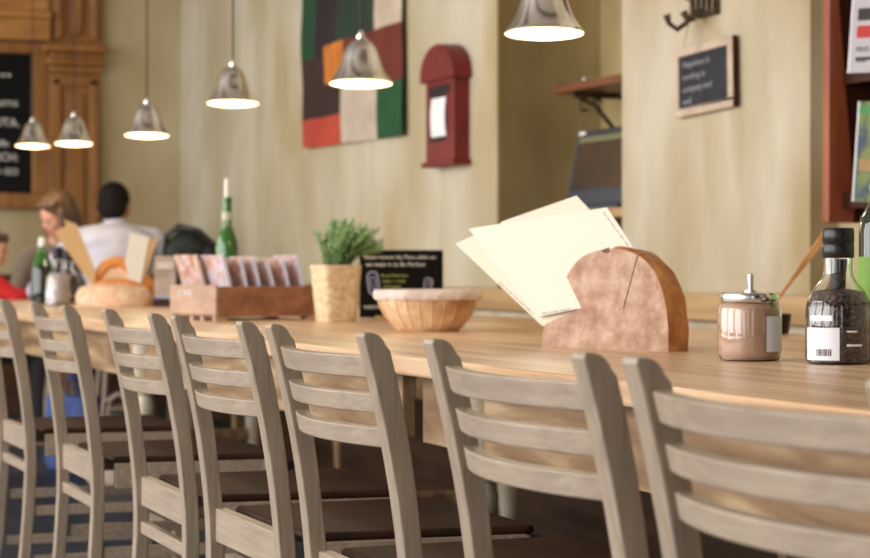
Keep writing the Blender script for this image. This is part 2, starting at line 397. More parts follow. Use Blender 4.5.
# ---------------------------------------------------------------- small slate and hook on pillar
sl = thing('hanging_slate', 'small wood framed slate with chalk writing hanging on the pillar', 'chalkboard', (-6.505, 3.37, 1.584), group=None, ry=-.03)
sb = MB().box(-.18, .19, -.014, -.004, -.098, .098).build('slate', 'slate', sl)
p = MB(); p.box(-.203, .222, -.018, 0, -.118, -.090); p.box(-.203, .222, -.018, 0, .088, .116)
p.box(-.203, -.172, -.018, 0, -.09, .09); p.box(.182, .222, -.018, 0, -.09, .09); p.build('frame', 'frame', sl, bevel=.004)
p = MB().box(.2221, .2245, -.018, 0, -.117, .115); p.build('frame_edge', 'darkwood', sl)
for i, s_ in enumerate(('Happiness is', 'cooking in', 'company and', 'well')):
    text('writing', s_, .032, 'chalkdim', sb, (-.145, -.0145, .048 - .042 * i), (PI / 2, 0, 0), sx=1.25)
p = MB(); p.tube([(-.12, -.02, .12), (-.03, -.045, .205)], .002, 6); p.tube([(.13, -.02, .12), (.0, -.045, .205)], .002, 6); p.build('string', 'kraft', sl)
hk = thing('coat_hook', 'ornate iron coat hook on the pillar above the small slate', 'hook', (-6.52, 3.378, 1.845))
p = MB(); p.box(-.10, .10, -.012, 0, -.055, .085)
for x in (-.08, -.04, 0, .04, .08): p.tube([(x, -.015, -.05), (x + .012, -.02, 0), (x - .008, -.02, .04), (x, -.015, .08)], .008, 8)
for z in (-.045, .02, .07): p.tube([(-.1, -.018, z), (.1, -.018, z)], .009, 8)
p.build('back_plate', 'iron', hk, smooth=50)
def hook(pts, r=.009):
    pts = [(x * .7, y * .55, z) for x, y, z in pts]; MB().tube(pts, [r] * (len(pts) - 1) + [r * 1.5], 10).build('hook', 'iron', hk, smooth=60)
hook([(-.04, -.02, -.02), (-.06, -.09, -.07), (-.07, -.15, -.095), (-.08, -.20, -.075), (-.085, -.215, -.045)])
hook([(.03, -.02, -.02), (.02, -.09, -.065), (.01, -.13, -.07), (.0, -.155, -.04)])
hook([(-.06, -.02, .03), (-.08, -.12, .02), (-.12, -.24, .05), (-.15, -.33, .11), (-.16, -.35, .17)])
hook([(.05, -.02, .03), (.03, -.12, .03), (.0, -.2, .06), (-.02, -.25, .13)])

# ---------------------------------------------------------------- shelf, bracket and terminal in the recess
sh = thing('wall_shelf', 'reddish wooden shelf on a scrolled iron bracket in the recess', 'shelf', (-7.8, 3.85, 1.63))
MB().box(-.40, .61, -.30, -.001, .03, .062).build('board', 'shelfwood', sh, bevel=.003)
p = MB(); X = -.30
p.tube([(X, -.012, .03), (X, -.012, -.2)], .011, 8); p.tube([(X, -.01, .02), (X, -.26, .02)], .011, 8)
p.tube([(X, -.015, -.17), (X, -.08, -.11), (X, -.16, -.02), (X, -.23, .01)], .010, 8)
for c, r in (((-.21, -.02), .022), ((-.15, -.01), .018)):
    p.tube([(X, c[0] + r * math.cos(t), c[1] + r * math.sin(t)) for t in [i * .5 for i in range(12)]], .006, 8)
p.build('bracket', 'iron', sh, smooth=60)
tr_ = tag(MB().box(-.14, .14, -.11, .11, 0, .016).build('metal_tray', 'steel', None, bevel=.004, loc=(-8.055, 3.665, 1.692)), 'thin metal tray on the left end of the recess shelf', 'tray')
ws = thing('counter_shelf', 'light wooden shelf in the recess under the till screen', 'shelf', (-7.6, 3.85, 1.10))
MB().box(-.5, .41, -.36, -.001, .04, .075).build('board', 'bench', ws, bevel=.003)
MB().box(-.4, -.36, -.3, -.001, -.15, .04).build('bracket', 'bench', ws)
MB().box(.3, .34, -.3, -.001, -.15, .04).build('bracket', 'bench', ws)
ts = thing('till_screen', 'dark grey touch screen till standing in the recess', 'till', (-7.80, 3.67, 1.176))
MB().box(-.16, .16, -.1, .12, 0, .02).build('base', 'gunmetal', ts, bevel=.006)
MB().prism([(-.02, .02), (.08, .02), (.05, .2), (-.01, .2)], 'x', -.07, .07).build('neck', 'gunmetal', ts, bevel=.004)
R_ = Matrix.Translation((-.02, -.03, .18)) @ Matrix.Rotation(-.2, 4, 'X')
MB().box(-.35, .24, -.025, .035, -.17, .15).xf(R_).build('casing', 'gunmetal', ts, bevel=.012)
MB().box(-.305, .19, -.029, -.024, -.10, .125).xf(R_).build('screen', 'screen', ts)
MB().box(-.305, .19, -.0305, -.0285, .095, .118).xf(R_).build('status_bar', 'screen_bar', ts)
MB().box(-.33, -.27, -.028, -.024, .130, .143).xf(R_).build('badge', 'white', ts)

# ---------------------------------------------------------------- magazine rack
rk = thing('magazine_rack', 'reddish brown wooden magazine rack on the wall at the right', 'rack', (-5.59, 3.478, 1.08))
MB().prism([(-.20, .0), (-.195, 1.32), (-.170, 1.32), (-.168, .72), (-.108, .05), (-.113, .0)], 'x', 0, .036).build('side_panel', 'redwood', rk, bevel=.004)
MB().prism([(-.20, .0), (-.195, 1.32), (-.155, 1.32), (-.105, .05), (-.11, .0)], 'x', .965, 1.0).build('side_panel', 'redwood', rk, bevel=.004)
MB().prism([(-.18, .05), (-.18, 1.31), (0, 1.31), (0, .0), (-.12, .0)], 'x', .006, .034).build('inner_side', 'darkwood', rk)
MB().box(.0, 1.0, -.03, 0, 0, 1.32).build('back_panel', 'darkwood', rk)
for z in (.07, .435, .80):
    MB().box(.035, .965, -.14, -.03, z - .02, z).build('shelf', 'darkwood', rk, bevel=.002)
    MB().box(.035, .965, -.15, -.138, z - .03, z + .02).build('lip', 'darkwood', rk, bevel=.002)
M['cov_b'] = mat('cover_blue_green', lin(30, 62, 84), .35, c2=lin(104, 122, 58), scale=9, lo=.45, hi=.55)
M['cov_w'] = mat('cover_white', lin(176, 172, 178), .4)
M['cov_k'] = mat('cover_black', lin(24, 24, 28), .35)
M['cov_r'] = mat('cover_red', lin(176, 30, 40), .35)
M['cov_o'] = mat('cover_ochre', lin(190, 150, 90), .4, c2=lin(120, 90, 60), scale=9)
M['cov_g'] = mat('cover_green', lin(40, 130, 70), .4)
def magazine(label, x, z, w, h, base, bands, roll):
    t = thing('magazine', label, 'magazine', (x, 3.322, z), 0, 'magazines in the wall rack', rx=.12)
    t.rotation_euler = (-.03, roll, 0)
    MB().box(0, w, -.006, .006, 0, h).build('cover', base, t)
    MB().box(-.007, 0, -.008, .008, 0, h).build('page_edge', 'white', t)
    for (a, b, c, d, mm) in bands:
        if mm == 'disc': MB().lathe([(.036, 0), (.036, .002)], 28).xf(Matrix.Translation((a, -.006, b)) @ Matrix.Rotation(PI / 2, 4, 'X')).build('cover_picture', 'white', t)
        else: MB().box(a, b, -.0078, -.0062, c, d).build('cover_print', mm, t)
    return t
mg = magazine('white magazine with black and red cover blocks in the upper rack row', -5.50, 1.515, .24, .31, 'cov_w',
         [(.03, .21, .15, .185, 'cov_k'), (.03, .21, .10, .135, 'cov_r'), (.03, .21, .25, .29, 'cov_r'), (.03, .12, .035, .045, 'cov_k')], .07)
for i, s_ in enumerate(('MENTE', 'cucina')):
    text('cover_title', s_, .022, 'ink', mg, (.03, -.0066, .06 - .03 * i))
magazine('blue and green picture magazine with a white disc in the lower rack row', -5.475, 1.14, .24, .29, 'cov_b',
         [(.0, .24, .255, .275, 'cov_g'), (.02, .22, .09, .125, 'cov_o'), (.125, .05, 0, 0, 'disc')], .07)
magazine('white magazine hanging second along the upper rack row', -5.2, 1.515, .22, .30, 'cov_w', [(.03, .19, .2, .26, 'cov_r')], 0)
magazine('ochre magazine second along the lower rack row', -5.2, 1.14, .22, .29, 'cov_o', [(.03, .19, .2, .25, 'cov_k')], 0)

# ---------------------------------------------------------------- long bench against the back wall
bn = thing('wall_bench', 'long pine bench with a high back rail against the rear wall', 'bench', (-8, 3.2, 0))
MB().box(-3.0, 5.0, .085, .16, .772, .862).build('back_rail', 'bench', bn, bevel=.008)
MB().box(-3.0, 5.0, .115, .15, .66, .772).build('back_panel', 'cream', bn)
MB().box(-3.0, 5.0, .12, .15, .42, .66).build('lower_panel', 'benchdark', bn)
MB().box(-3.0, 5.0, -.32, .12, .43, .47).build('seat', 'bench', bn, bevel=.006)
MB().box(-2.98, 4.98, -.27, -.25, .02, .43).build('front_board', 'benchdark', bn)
for x in (-2.95, -1.2, .8, 2.8, 4.8):
    MB().prism([(-.28, 0), (-.2, 0), (-.2, .34), (.06, .34), (.06, 0), (.14, 0), (.14, .43), (-.3, .43)], 'x', x, x + .05).build('leg', 'bench', bn, bevel=.003)

# ---------------------------------------------------------------- the long table
tb = thing('communal_table', 'long pine communal table with turned cream legs', 'table', (-5.0, 2.08, 0))
MB().box(-6.0, 5.9, -.693, .70, .742, .78).build('tabletop', 'pine', tb, bevel=.006)
p = MB()
p.box(-5.9, 5.8, .60, .63, .606, .742)
for a, b in ((-5.9, .88), (1.00, 5.8)): p.box(a, b, -.63, -.60, .606, .742)
for x in (-5.9, -1.68, 1.23, 5.77): p.box(x, x + .03, -.60, .60, .62, .742)
p.build('apron', 'pine_side', tb, bevel=.003)
leg = [(.030, 0), (.034, .02), (.024, .05), (.028, .12), (.036, .22), (.040, .32), (.036, .37), (.024, .395), (.036, .41), (.036, .425), (.022, .445), (.030, .49), (.034, .53), (.024, .555), (.040, .58), (.040, .742)]
for x in (-4.6, -1.50, 1.29, 4.15):
    for y in (-.622, .575):
        MB().lathe(leg, 24, (x, y, 0)).build('leg', 'cream', tb, smooth=50)
p = MB()
for x in (-4.6, -1.68, 1.23, 4.15): p.box(x - .02, x + .02, -.56, .56, .16, .21)
p.box(-4.6, 4.15, -.025, .025, .165, .205); p.build('stretcher', 'pine_side', tb, bevel=.003)

# ---------------------------------------------------------------- chairs
def yb(z):
    pts = [(0, -.072), (.2, -.034), (.45, -.019), (.6, -.031), (.75, -.057), (.866, -.088)]
    for (a, ya), (b, y_b) in zip(pts, pts[1:]):
        if z <= b:
            t = (z - a) / (b - a); return ya + (y_b - ya) * t
    return pts[-1][1]
def ybs(z): return (yb(max(0, z - .05)) + yb(z) + yb(min(.866, z + .05))) / 3 if .05 < z < .816 else yb(z)
def make_chair(label):
    t = thing('ladder_back_chair', label, 'chair', group='ladder-back chairs along the front of the table')
    for s in (-1, 1):
        zs = [0, .1, .2, .3, .4, .45, .5, .55, .6, .65, .7, .75, .80, .835]
        th_ = lambda z: .027 + .006 * min(1, max(0, (z - .6) / .22))
        back = [(ybs(z), z) for z in zs] + [(ybs(.86), .860), (ybs(.866) + .003, .8665)]
        fr = [(ybs(z) + th_(z), z) for z in zs[:-1]] + [(ybs(.842) + .033, .842)]
        yt = ybs(.866); top = [(yt + .009 + .0245 * math.sin(t), .8665 - .022 * (1 - math.cos(t))) for t in [PI / 2 * k / 6 for k in range(6)]]
        MB().prism(back + top + fr[::-1], 'x', s * .22 - .018, s * .22 + .0155).build('back_post', 'chair', t, bevel=.0025)
    for zt, h in ((.8345, .030), (.784, .0265), (.738, .0265)):
        mb = MB(); n = 14; vs = []; fs = []
        for i in range(n + 1):
            u = -1 + 2 * i / n; x = u * .203; bow = -.036 * (1 - u * u)
            ztop = zt
            for z, yy in ((zt - h, ybs(zt - h)), (ztop, ybs(zt))):
                y0 = yy + .009 + bow
                vs += [(x, y0, z), (x, y0 + .021, z)]
        for i in range(n):
            a = i * 4; b = a + 4
            fs += [(a, a + 2, b + 2, b), (a + 1, b + 1, b + 3, a + 3), (a + 2, a + 3, b + 3, b + 2), (a, b, b + 1, a + 1)]
        fs += [(0, 1, 3, 2), (n * 4, n * 4 + 2, n * 4 + 3, n * 4 + 1)]
        mb.add(vs, fs).build('slat', 'slat', t, smooth=40, bevel=.002)
    MB().box(-.204, .204, -.012, .010, .465, .524).build('back_rail', 'slat', t, bevel=.002)
    MB().box(-.203, .203, -.013, .004, .408, .433).build('stretcher', 'slat', t, bevel=.002)
    p = MB()
    for s in (-1, 1): p.add([(s * .212, .03, .455), (s * .23, .03, .455), (s * .238, .40, .455), (s * .22, .40, .455),
                             (s * .212, .03, .512), (s * .23, .03, .512), (s * .238, .40, .512), (s * .22, .40, .512)],
                            [(0, 1, 2, 3), (4, 7, 6, 5), (0, 4, 5, 1), (1, 5, 6, 2), (2, 6, 7, 3), (3, 7, 4, 0)])
    p.box(-.22, .22, .385, .405, .455, .512); p.build('seat_frame', 'slat', t, bevel=.002)
    sp = [(-.218, .026), (.218, .026), (.240, .40), (.23, .418), (-.23, .418), (-.240, .40)]
    MB().prism(sp, 'z', .510, .526).build('seat', 'seat', t, bevel=.008)
    for s in (-1, 1):
        MB().add([(s * .222 - .013, .385 - .013, 0), (s * .222 + .013, .372, 0), (s * .222 + .013, .398, 0), (s * .222 - .013, .398, 0),
                  (s * .222 - .018, .370, .51), (s * .222 + .018, .370, .51), (s * .222 + .018, .406, .51), (s * .222 - .018, .406, .51)],
                 [(3, 2, 1, 0), (4, 5, 6, 7), (0, 1, 5, 4), (1, 2, 6, 5), (2, 3, 7, 6), (3, 0, 4, 7)]).build('front_leg', 'chair', t, bevel=.003)
        for z in (.17, .30):
            MB().box(s * .222 - .009, s * .222 + .009, .0, .38, z, z + .026).build('stretcher', 'slat', t, bevel=.002)
    MB().box(-.21, .21, .376, .394, .235, .261).build('stretcher', 'slat', t, bevel=.002)
    return t
specs = [(-1.653, 0, .975, 'greyish wooden ladder-back chair nearest the camera, cut by the right edge'),
         (-2.214, 0, .975, 'greyish wooden ladder-back chair standing below the bread basket and brown loaf'),
         (-2.913, 0, .975, 'greyish wooden ladder-back chair standing below the wicker plant pot'),
         (-3.526, .005, .975, 'greyish wooden ladder-back chair standing below the leaflet crate'),
         (-4.142, -.01, .975, 'greyish wooden ladder-back chair whose right post touches the chair below the crate'),
         (-5.005, -.01, .975, 'greyish wooden ladder-back chair below the far green and white bottles'),
         (-5.897, 0, .975, 'greyish wooden ladder-back chair at the left edge of the photo')]
ch0 = make_chair(specs[0][3])
for i, (x, rz, y, lb) in enumerate(specs):
    c = ch0 if i == 0 else copy_tree(ch0)
    c.location = (x, y, 0); c.rotation_euler = (0, 0, rz); c['label'] = lb

# ---------------------------------------------------------------- pendant lamps
phi0 = math.radians(20)
def make_lamp(label, drop):
    t = thing('pendant_lamp', label, 'lamp', group='pendant lamps over the table')
    out = [(.099, 0), (.0985, .004), (.094, .010), (.085, .022), (.075, .038), (.067, .055), (.060, .076), (.053, .098), (.045, .117), (.034, .131), (.021, .139), (.015, .141)]
    inn = [(max(.004, r - .0025), z - .002 if z > .01 else z) for r, z in out[::-1]]
    MB().lathe(out, 56, closed=False).build('shade', 'steel', t, smooth=60)
    MB().lathe(inn, 48, closed=False).build('lining', 'enamel', t, smooth=60)
    MB().lathe([(.015, .136), (.015, .150), (.009, .153), (.009, .163), (.004, .169)], 24).build('cap', 'steel', t, smooth=40)
    co_ = MB().tube([(0, 0, .164), (0, 0, drop)], .0036, 8).build('cord', 'cord', t, smooth=60)
    MB().lathe([(.02, 0), (.045, .004), (.045, .02)], 24, (0, 0, drop - .02)).build('ceiling_rose', 'steel', co_, smooth=40)
    bu = MB().lathe([(.097, .006), (.095, .002), (.082, -.002), (.06, -.006), (.03, -.008), (.004, -.0085)], 48).build('frosted_bulb', 'bulb', t, smooth=60)
    ax = Matrix.Translation((0, 0, .164)) @ Matrix.Rotation(-math.radians(3.5), 4, (math.sin(phi0), math.cos(phi0), 0)) @ Matrix.Translation((0, 0, -.164))
    for q in list(t.children):
        if q is not co_: q.data.transform(ax)
    l = bpy.data.lights.new('bulb_light', 'POINT'); l.energy = 3.5; l.color = (1, .82, .58); l.shadow_soft_size = .05
    lo = bpy.data.objects.new('bulb_light', l); COL.objects.link(lo); lo.parent = bu; lo.location = (0, 0, -.075)
    return t
lamps = [(-12.349, 1.619, 'silver bell pendant lamp in front of the big chalkboard, smallest in view'), (-11.12, 1.567, 'silver bell pendant lamp in front of the carved pilaster'),
         (-9.421, 1.519, 'silver bell pendant lamp hanging before the plain wall left of the room corner'), (-7.951, 1.554, 'silver bell pendant lamp just right of the room corner'),
         (-6.41, 1.511, 'silver bell pendant lamp hanging in front of the patchwork cloth'), (-4.961, 1.515, 'largest silver bell pendant lamp, in front of the recess')]
for (x, z, lb), dz in zip(lamps, (.015, .015, .009, .012, .008, .014)):
    z += dz; t = make_lamp(lb, ZC - z); t.location = (x, 2.12, z)

TZ = .78
# ---------------------------------------------------------------- bread loaf menu holders
def dome_loaf(out_m, face_m, thick, name, outline):
    """half loaf: cut face at w=0 in the u,v plane, rounded crust behind; local x=u, y=w, z=v"""
    mb = MB(); n = len(outline); cx = .165
    layers = [(0, 1.), (.012, 1.012), (thick * .35, 1.02), (thick * .65, .99), (thick * .88, .93), (thick, .84)]
    vs = []; fs = []
    for k, (w, sc) in enumerate(layers):
        for (u, v) in outline:
            j = 1 + (.012 * math.sin(u * 60 + k * 2.1) + .008 * math.sin(v * 90 + k) if 0 < k else 0)
            vs.append((cx + (u - cx) * sc * j, w, max(0, v * sc * j) if v > .004 else v))
    for k in range(len(layers) - 1):
        for i in range(n):
            a = k * n + i; b = k * n + (i + 1) % n; fs.append((a, b, b + n, a + n))
    mb.add(vs, fs, 0); mb.add(vs[:n], [list(range(n))[::-1]], 1); mb.add(vs[-n:], [list(range(n))], 0)
    return mb
def cutter(verts_mb):
    o = verts_mb.build('cut_tool', 'cut'); return o
def boolean(o, cut):
    md = o.modifiers.new('b', 'BOOLEAN'); md.operation = 'DIFFERENCE'; md.object = cut; md.solver = 'EXACT'
    dg = bpy.context.evaluated_depsgraph_get(); dg.update()
    me = bpy.data.meshes.new_from_object(o.evaluated_get(dg)); o.modifiers.clear(); o.data = me
    bpy.data.objects.remove(cut)
def smooth_outline(pts, it=2):
    for _ in range(it):
        q = [pts[0]]
        for a, b in zip(pts, pts[1:]):
            q += [(a[0] * .75 + b[0] * .25, a[1] * .75 + b[1] * .25), (a[0] * .25 + b[0] * .75, a[1] * .25 + b[1] * .75)]
        q.append(pts[-1]); pts = q
    return pts
out1 = smooth_outline([(-.008, 0), (-.006, .03), (.015, .085), (.055, .145), (.095, .192), (.15, .209), (.209, .211), (.262, .197), (.296, .169), (.322, .124), (.335, .063), (.335, 0)])
def make_loaf(name, mats, label, cat, loc, rz, sc):
    o = dome_loaf(None, None, .095, name, out1).build(name, mats)
    boolean(o, cutter(MB().box(-.1, .275, .024, .046, .055, .3)))
    boolean(o, cutter(MB().prism([(.05, .17), (.104, .086), (.06, .072), (-.05, .03), (-.08, .2)], 'y', -.02, .03)))
    boolean(o, cutter(MB().add([(.262, -.01, .22), (.2655, -.01, .22), (.2185, -.01, .085), (.2165, -.01, .088),
                                (.262, .03, .22), (.2655, .03, .22), (.2185, .03, .085), (.2165, .03, .088)],
                               [(0, 1, 2, 3), (7, 6, 5, 4), (0, 4, 5, 1), (1, 5, 6, 2), (2, 6, 7, 3), (3, 7, 4, 0)])))
    boolean(o, cutter(MB().ell((.172, .012, .21), (.018, .02, .012), 14)))
    o.data.shade_smooth(); o.data.set_sharp_from_angle(angle=math.radians(38))
    o.location = loc; o.rotation_euler = (0, 0, rz); o.scale = (sc, sc, sc)
    return tag(o, label, cat)
LO = (-4.226, 1.807, TZ); LA = math.atan2(.4301, .9028)
loaf = make_loaf('bread_loaf', ['crust', 'cut'], 'halved brown bread loaf used as menu holder beside the jar', 'bread', LO, LA, .99)
def menu(label, pts, w, loc, rz, m='paper', group=None, lines=None, sc=1, name='menu_sheet'):
    t = thing(name, label, 'menu', loc, rz, group); t.scale = (sc,) * 3
    MB().prism(pts, 'y', w, w + .0012).build('sheet', m, t)
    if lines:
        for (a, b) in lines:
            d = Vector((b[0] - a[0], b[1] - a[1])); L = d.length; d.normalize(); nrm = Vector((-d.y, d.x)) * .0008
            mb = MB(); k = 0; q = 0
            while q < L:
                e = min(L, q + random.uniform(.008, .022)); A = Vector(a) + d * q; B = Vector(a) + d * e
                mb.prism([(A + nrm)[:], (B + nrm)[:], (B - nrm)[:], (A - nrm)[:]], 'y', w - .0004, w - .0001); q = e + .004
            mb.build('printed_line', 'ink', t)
    return t
G = 'menu sheets standing in the near bread loaf'
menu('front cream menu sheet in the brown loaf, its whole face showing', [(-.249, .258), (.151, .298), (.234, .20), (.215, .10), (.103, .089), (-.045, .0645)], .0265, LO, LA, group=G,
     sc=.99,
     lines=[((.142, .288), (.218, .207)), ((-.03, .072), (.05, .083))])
menu('lower left cream menu sheet behind the front one in the brown loaf', [(-.303, .225), (-.225, .25), (.12, .12), (.085, .085), (-.041, .044)], .0405, LO, LA, m='paper_shaded', group=G, sc=.99, lines=[((-.17, .14), (-.07, .072))])
menu('rearmost cream menu sheet rising to a peak above the others in the brown loaf', [(-.16, .272), (.059, .325), (.125, .27), (.15, .12), (-.1, .12)], .036, LO, LA, m='paper_shaded', group=G, sc=.99)

# far loaf with menus either side
L2 = (-9.26, 1.769, TZ); A2 = math.radians(69.8)
fl = thing('bread_loaf', 'golden crusted bread loaf holding menus at the far end of the table', 'bread', L2, A2)
mb = MB(); n = 40; rings = [(1., 0), (1.05, .02), (1.04, .045), (.97, .068), (.85, .084), (.6, .094), (.3, .098)]; vs = []; fs = []
for k, (q, z) in enumerate(rings):
    for i in range(n):
        a = 2 * PI * i / n; j_ = 1 + .03 * math.sin(5 * a + k) + .02 * math.sin(11 * a + 2 * k)
        vs.append((.165 + .16 * q * j_ * math.cos(a), .02 + .085 * q * j_ * math.sin(a), z))
for k in range(len(rings) - 1):
    for i in range(n): fs.append((k * n + i, k * n + (i + 1) % n, (k + 1) * n + (i + 1) % n, (k + 1) * n + i))
fs += [list(range(n))[::-1], [(len(rings) - 1) * n + i for i in range(n)]]
mb.add(vs, fs).build('floury_base', 'crumb', fl, smooth=70)
c_ = (.175, .0); arc = [PI * k / 20 for k in range(21)]
MB().tube([(c_[0] + .085 * math.cos(t), .03, .085 + .105 * math.sin(t)) for t in arc], [.020 + .006 * math.sin(t) for t in arc], 14).build('crust_arch', 'crust2', fl, smooth=70)
MB().tube([(.075, .01, .093), (.12, .0, .097), (.175, -.004, .099), (.23, .0, .097), (.275, .01, .093)], [.012, .018, .021, .018, .012], 14).build('crust_lip', 'crust2', fl, smooth=70)
MB().prism([(c_[0] + .085 * math.cos(t), .085 + .105 * math.sin(t)) for t in arc], 'y', .02, .05).build('cut_face', 'crumb', fl)
MB().ell((.29, .05, .07), (.06, .05, .065), 24).build('crust_end', 'crust2', fl, smooth=80)
G2 = 'menus in the far bread loaf'
menu('tall brown card menu leaning left out of the far golden loaf', [(-.047, .373), (.009, .352), (.088, .16), (.086, .085), (.06, .105)], -.012, L2, A2, 'kraft', G2)
menu('second brown card menu opened left of the tall one in the far loaf', [(-.09, .318), (-.035, .348), (.075, .13), (.066, .10)], -.004, L2, A2, 'kraft', G2)
menu('white menu leaning right out of the far golden loaf', [(.236, .315), (.322, .298), (.284, .10), (.235, .115), (.215, .19)], -.010, L2, A2, 'paper', G2)
menu('thin cream menu edge at the right behind the white one', [(.31, .296), (.354, .288), (.288, .095), (.27, .10)], -.004, L2, A2, 'kraft', G2)

# ---------------------------------------------------------------- jar of spread
jr = thing('spread_jar', 'glass jar of brown chocolate spread with metal lid on the table', 'jar', (-3.516, 1.911, TZ), -.2)
g = [(.046, 0), (.054, .003), (.0575, .012), (.0585, .025), (.0585, .090), (.056, .102), (.050, .108), (.050, .116)]
gi = [(r - .0025, max(.003, z)) for r, z in g[::-1]]
MB().lathe(g + gi, 64).build('glass', 'glass', jr, smooth=50)
MB().lathe([(.043, .0035), (.051, .006), (.0548, .014), (.0555, .026), (.0555, .090), (.0535, .101), (.048, .106)], 56).build('spread', 'spread', jr, smooth=50)
MB().lathe([(.0535, .108), (.0545, .110), (.0545, .121), (.052, .1245), (.035, .1255)], 56).build('lid', 'steel', jr, smooth=40)
p = MB()
for i in range(9):
    a0, a1 = math.radians(14 + i * 5), math.radians(14 + (i + 1) * 5); r = .0592
    p.add([(r * math.cos(a0), r * math.sin(a0), .018), (r * math.cos(a1), r * math.sin(a1), .018), (r * math.cos(a1), r * math.sin(a1), .082), (r * math.cos(a0), r * math.sin(a0), .082)], [(0, 1, 2, 3)])
p.build('label', 'white', jr, smooth=60)
sp = thing('jar_spoon', 'small metal spoon whose handle sticks up through the jar lid', 'spoon', (-3.516, 1.911, TZ + .0), 0)
MB().tube([(.004, .0, .1262), (.004, .0, .158)], [.0052, .0062], 14).build('handle', 'steel', sp, smooth=50)
MB().lathe([(.012, .1256), (.012, .1285), (.006, .130)], 20, (.004, 0, 0)).build('collar', 'steel', sp, smooth=40)

# cup and wooden spoon behind jar
cp = thing('wooden_cup', 'small dark wooden cup behind the jar of spread', 'cup', (-4.865, 2.70, TZ))
MB().lathe([(.040, 0), (.05, .004), (.056, .05), (.053, .052), (.046, .01), (.0, .008)], 36).build('body', 'darkwood', cp, smooth=50)
wsn = thing('wooden_spoon', 'pale wooden spatula leaning right out of the dark cup', 'spoon', (-4.865, 2.70, TZ))
sv = Vector((.346, .938, 0))
def SP(px, z): return tuple(sv * px) [:2] + (z,)
p = MB(); P0 = (sv * -.035) + Vector((0, 0, .012)); P1 = (sv * .145) + Vector((0, 0, .255))
pts = [P0.lerp(P1, k / 10) for k in range(11)]; dd = (P1 - P0).normalized(); nn = Vector((-.938, .346, 0)); ww = dd.cross(nn).normalized()
vs = []; fs = []
for k, q in enumerate(pts):
    wd = .004 + (.007 * max(0, (k - 4) / 6)); tk = .003
    vs += [q + ww * wd + nn * tk, q - ww * wd + nn * tk, q - ww * wd - nn * tk, q + ww * wd - nn * tk]
for k in range(10):
    for i in range(4): fs.append((k * 4 + i, k * 4 + (i + 1) % 4, k * 4 + 4 + (i + 1) % 4, k * 4 + 4 + i))
fs += [(3, 2, 1, 0), (40, 41, 42, 43)]
p.add(vs, fs).build('blade', 'copper', wsn, bevel=.0015)

# ---------------------------------------------------------------- grinder bottles
def grinder(label, loc, fill, rz, sc=1, grp=None, lab=True):
    t = thing('grinder_bottle', label, 'bottle', loc, rz, grp); t.scale = (sc,) * 3
    g = [(.048, 0), (.056, .004), (.059, .014), (.059, .092), (.056, .112), (.047, .132), (.034, .147), (.027, .158), (.0255, .170), (.0255, .196)]
    gi = [(r - .0022, max(.004, z)) for r, z in g[::-1]]
    MB().lathe(g + gi, 64).build('glass', 'glass', t, smooth=50)
    MB().lathe([(.046, .0045), (.0535, .008), (.0562, .016), (.0562, .090), (.0545, .110), (.044, .130), (.02, .134)], 48).build('contents', fill, t, smooth=50)
    MB().lathe([(.013, .128), (.014, .16), (.017, .188)], 24).build('grinder_stem', 'rubber', t, smooth=50)
    MB().lathe([(.027, .190), (.0285, .192), (.0285, .214), (.0272, .216), (.0285, .218), (.0285, .240), (.026, .244)], 40).build('cap', 'rubber', t, smooth=40)
    if lab:
        def patch_(n0, n1, z0, z1, nm, m, r=.0596, pr=None):
            p = MB(); k = 12
            for i in range(k):
                a0, a1 = math.radians(n0 + (n1 - n0) * i / k), math.radians(n0 + (n1 - n0) * (i + 1) / k)
                p.add([(r * math.cos(a0), r * math.sin(a0), z0), (r * math.cos(a1), r * math.sin(a1), z0), (r * math.cos(a1), r * math.sin(a1), z1), (r * math.cos(a0), r * math.sin(a0), z1)], [(0, 1, 2, 3)])
            return p.build(nm, m, pr or t, smooth=60)
        lb_ = patch_(-98, -30, .008, .066, 'label', 'white'); patch_(-84, -42, .078, .088, 'label_strip', 'white')
        for k in range(9): patch_(-72 + k * 3.2, -70.4 + k * 3.2 + (k % 3) * .5, .016, .028, 'barcode_bar', 'ink', .0599, lb_)
        patch_(-18, 12, .033, .037, 'printed_words', 'white'); patch_(-18, 2, .058, .061, 'printed_words', 'white')
    return t
grinder('peppercorn grinder bottle with black cap and white label at the right', (-3.346, 1.995, TZ), 'pepper', .03, .985)
grinder('white salt grinder bottle with black cap beside the dark green bottle', (-9.585, 1.755, TZ), 'salt', 0, .98, None).scale = (.88, .88, 1.06)
grinder('dark capped grinder bottle half hidden behind the white salt one', (-9.968, 1.872, TZ), 'pepper', 0, .93, None).scale = (.86, .86, 1.02)

# big oil bottle at right edge
ob = thing('oil_bottle', 'dark glass oil bottle with green label cut by the right edge', 'bottle', (-3.416, 2.158, TZ), .3)
MB().lathe([(.055, 0), (.066, .006), (.068, .02), (.068, .235), (.064, .262), (.05, .285), (.028, .30), (.018, .315), (.016, .37), (.019, .372), (.019, .385)], 56).build('glass', 'darkglass', ob, smooth=50)
MB().lathe([(.0688, .085), (.0688, .19)], 56, closed=False).build('label', 'greenlabel', ob, smooth=50)
MB().lathe([(.018, .386), (.018, .41), (.01, .415)], 24).build('stopper', 'rubber', ob, smooth=40)

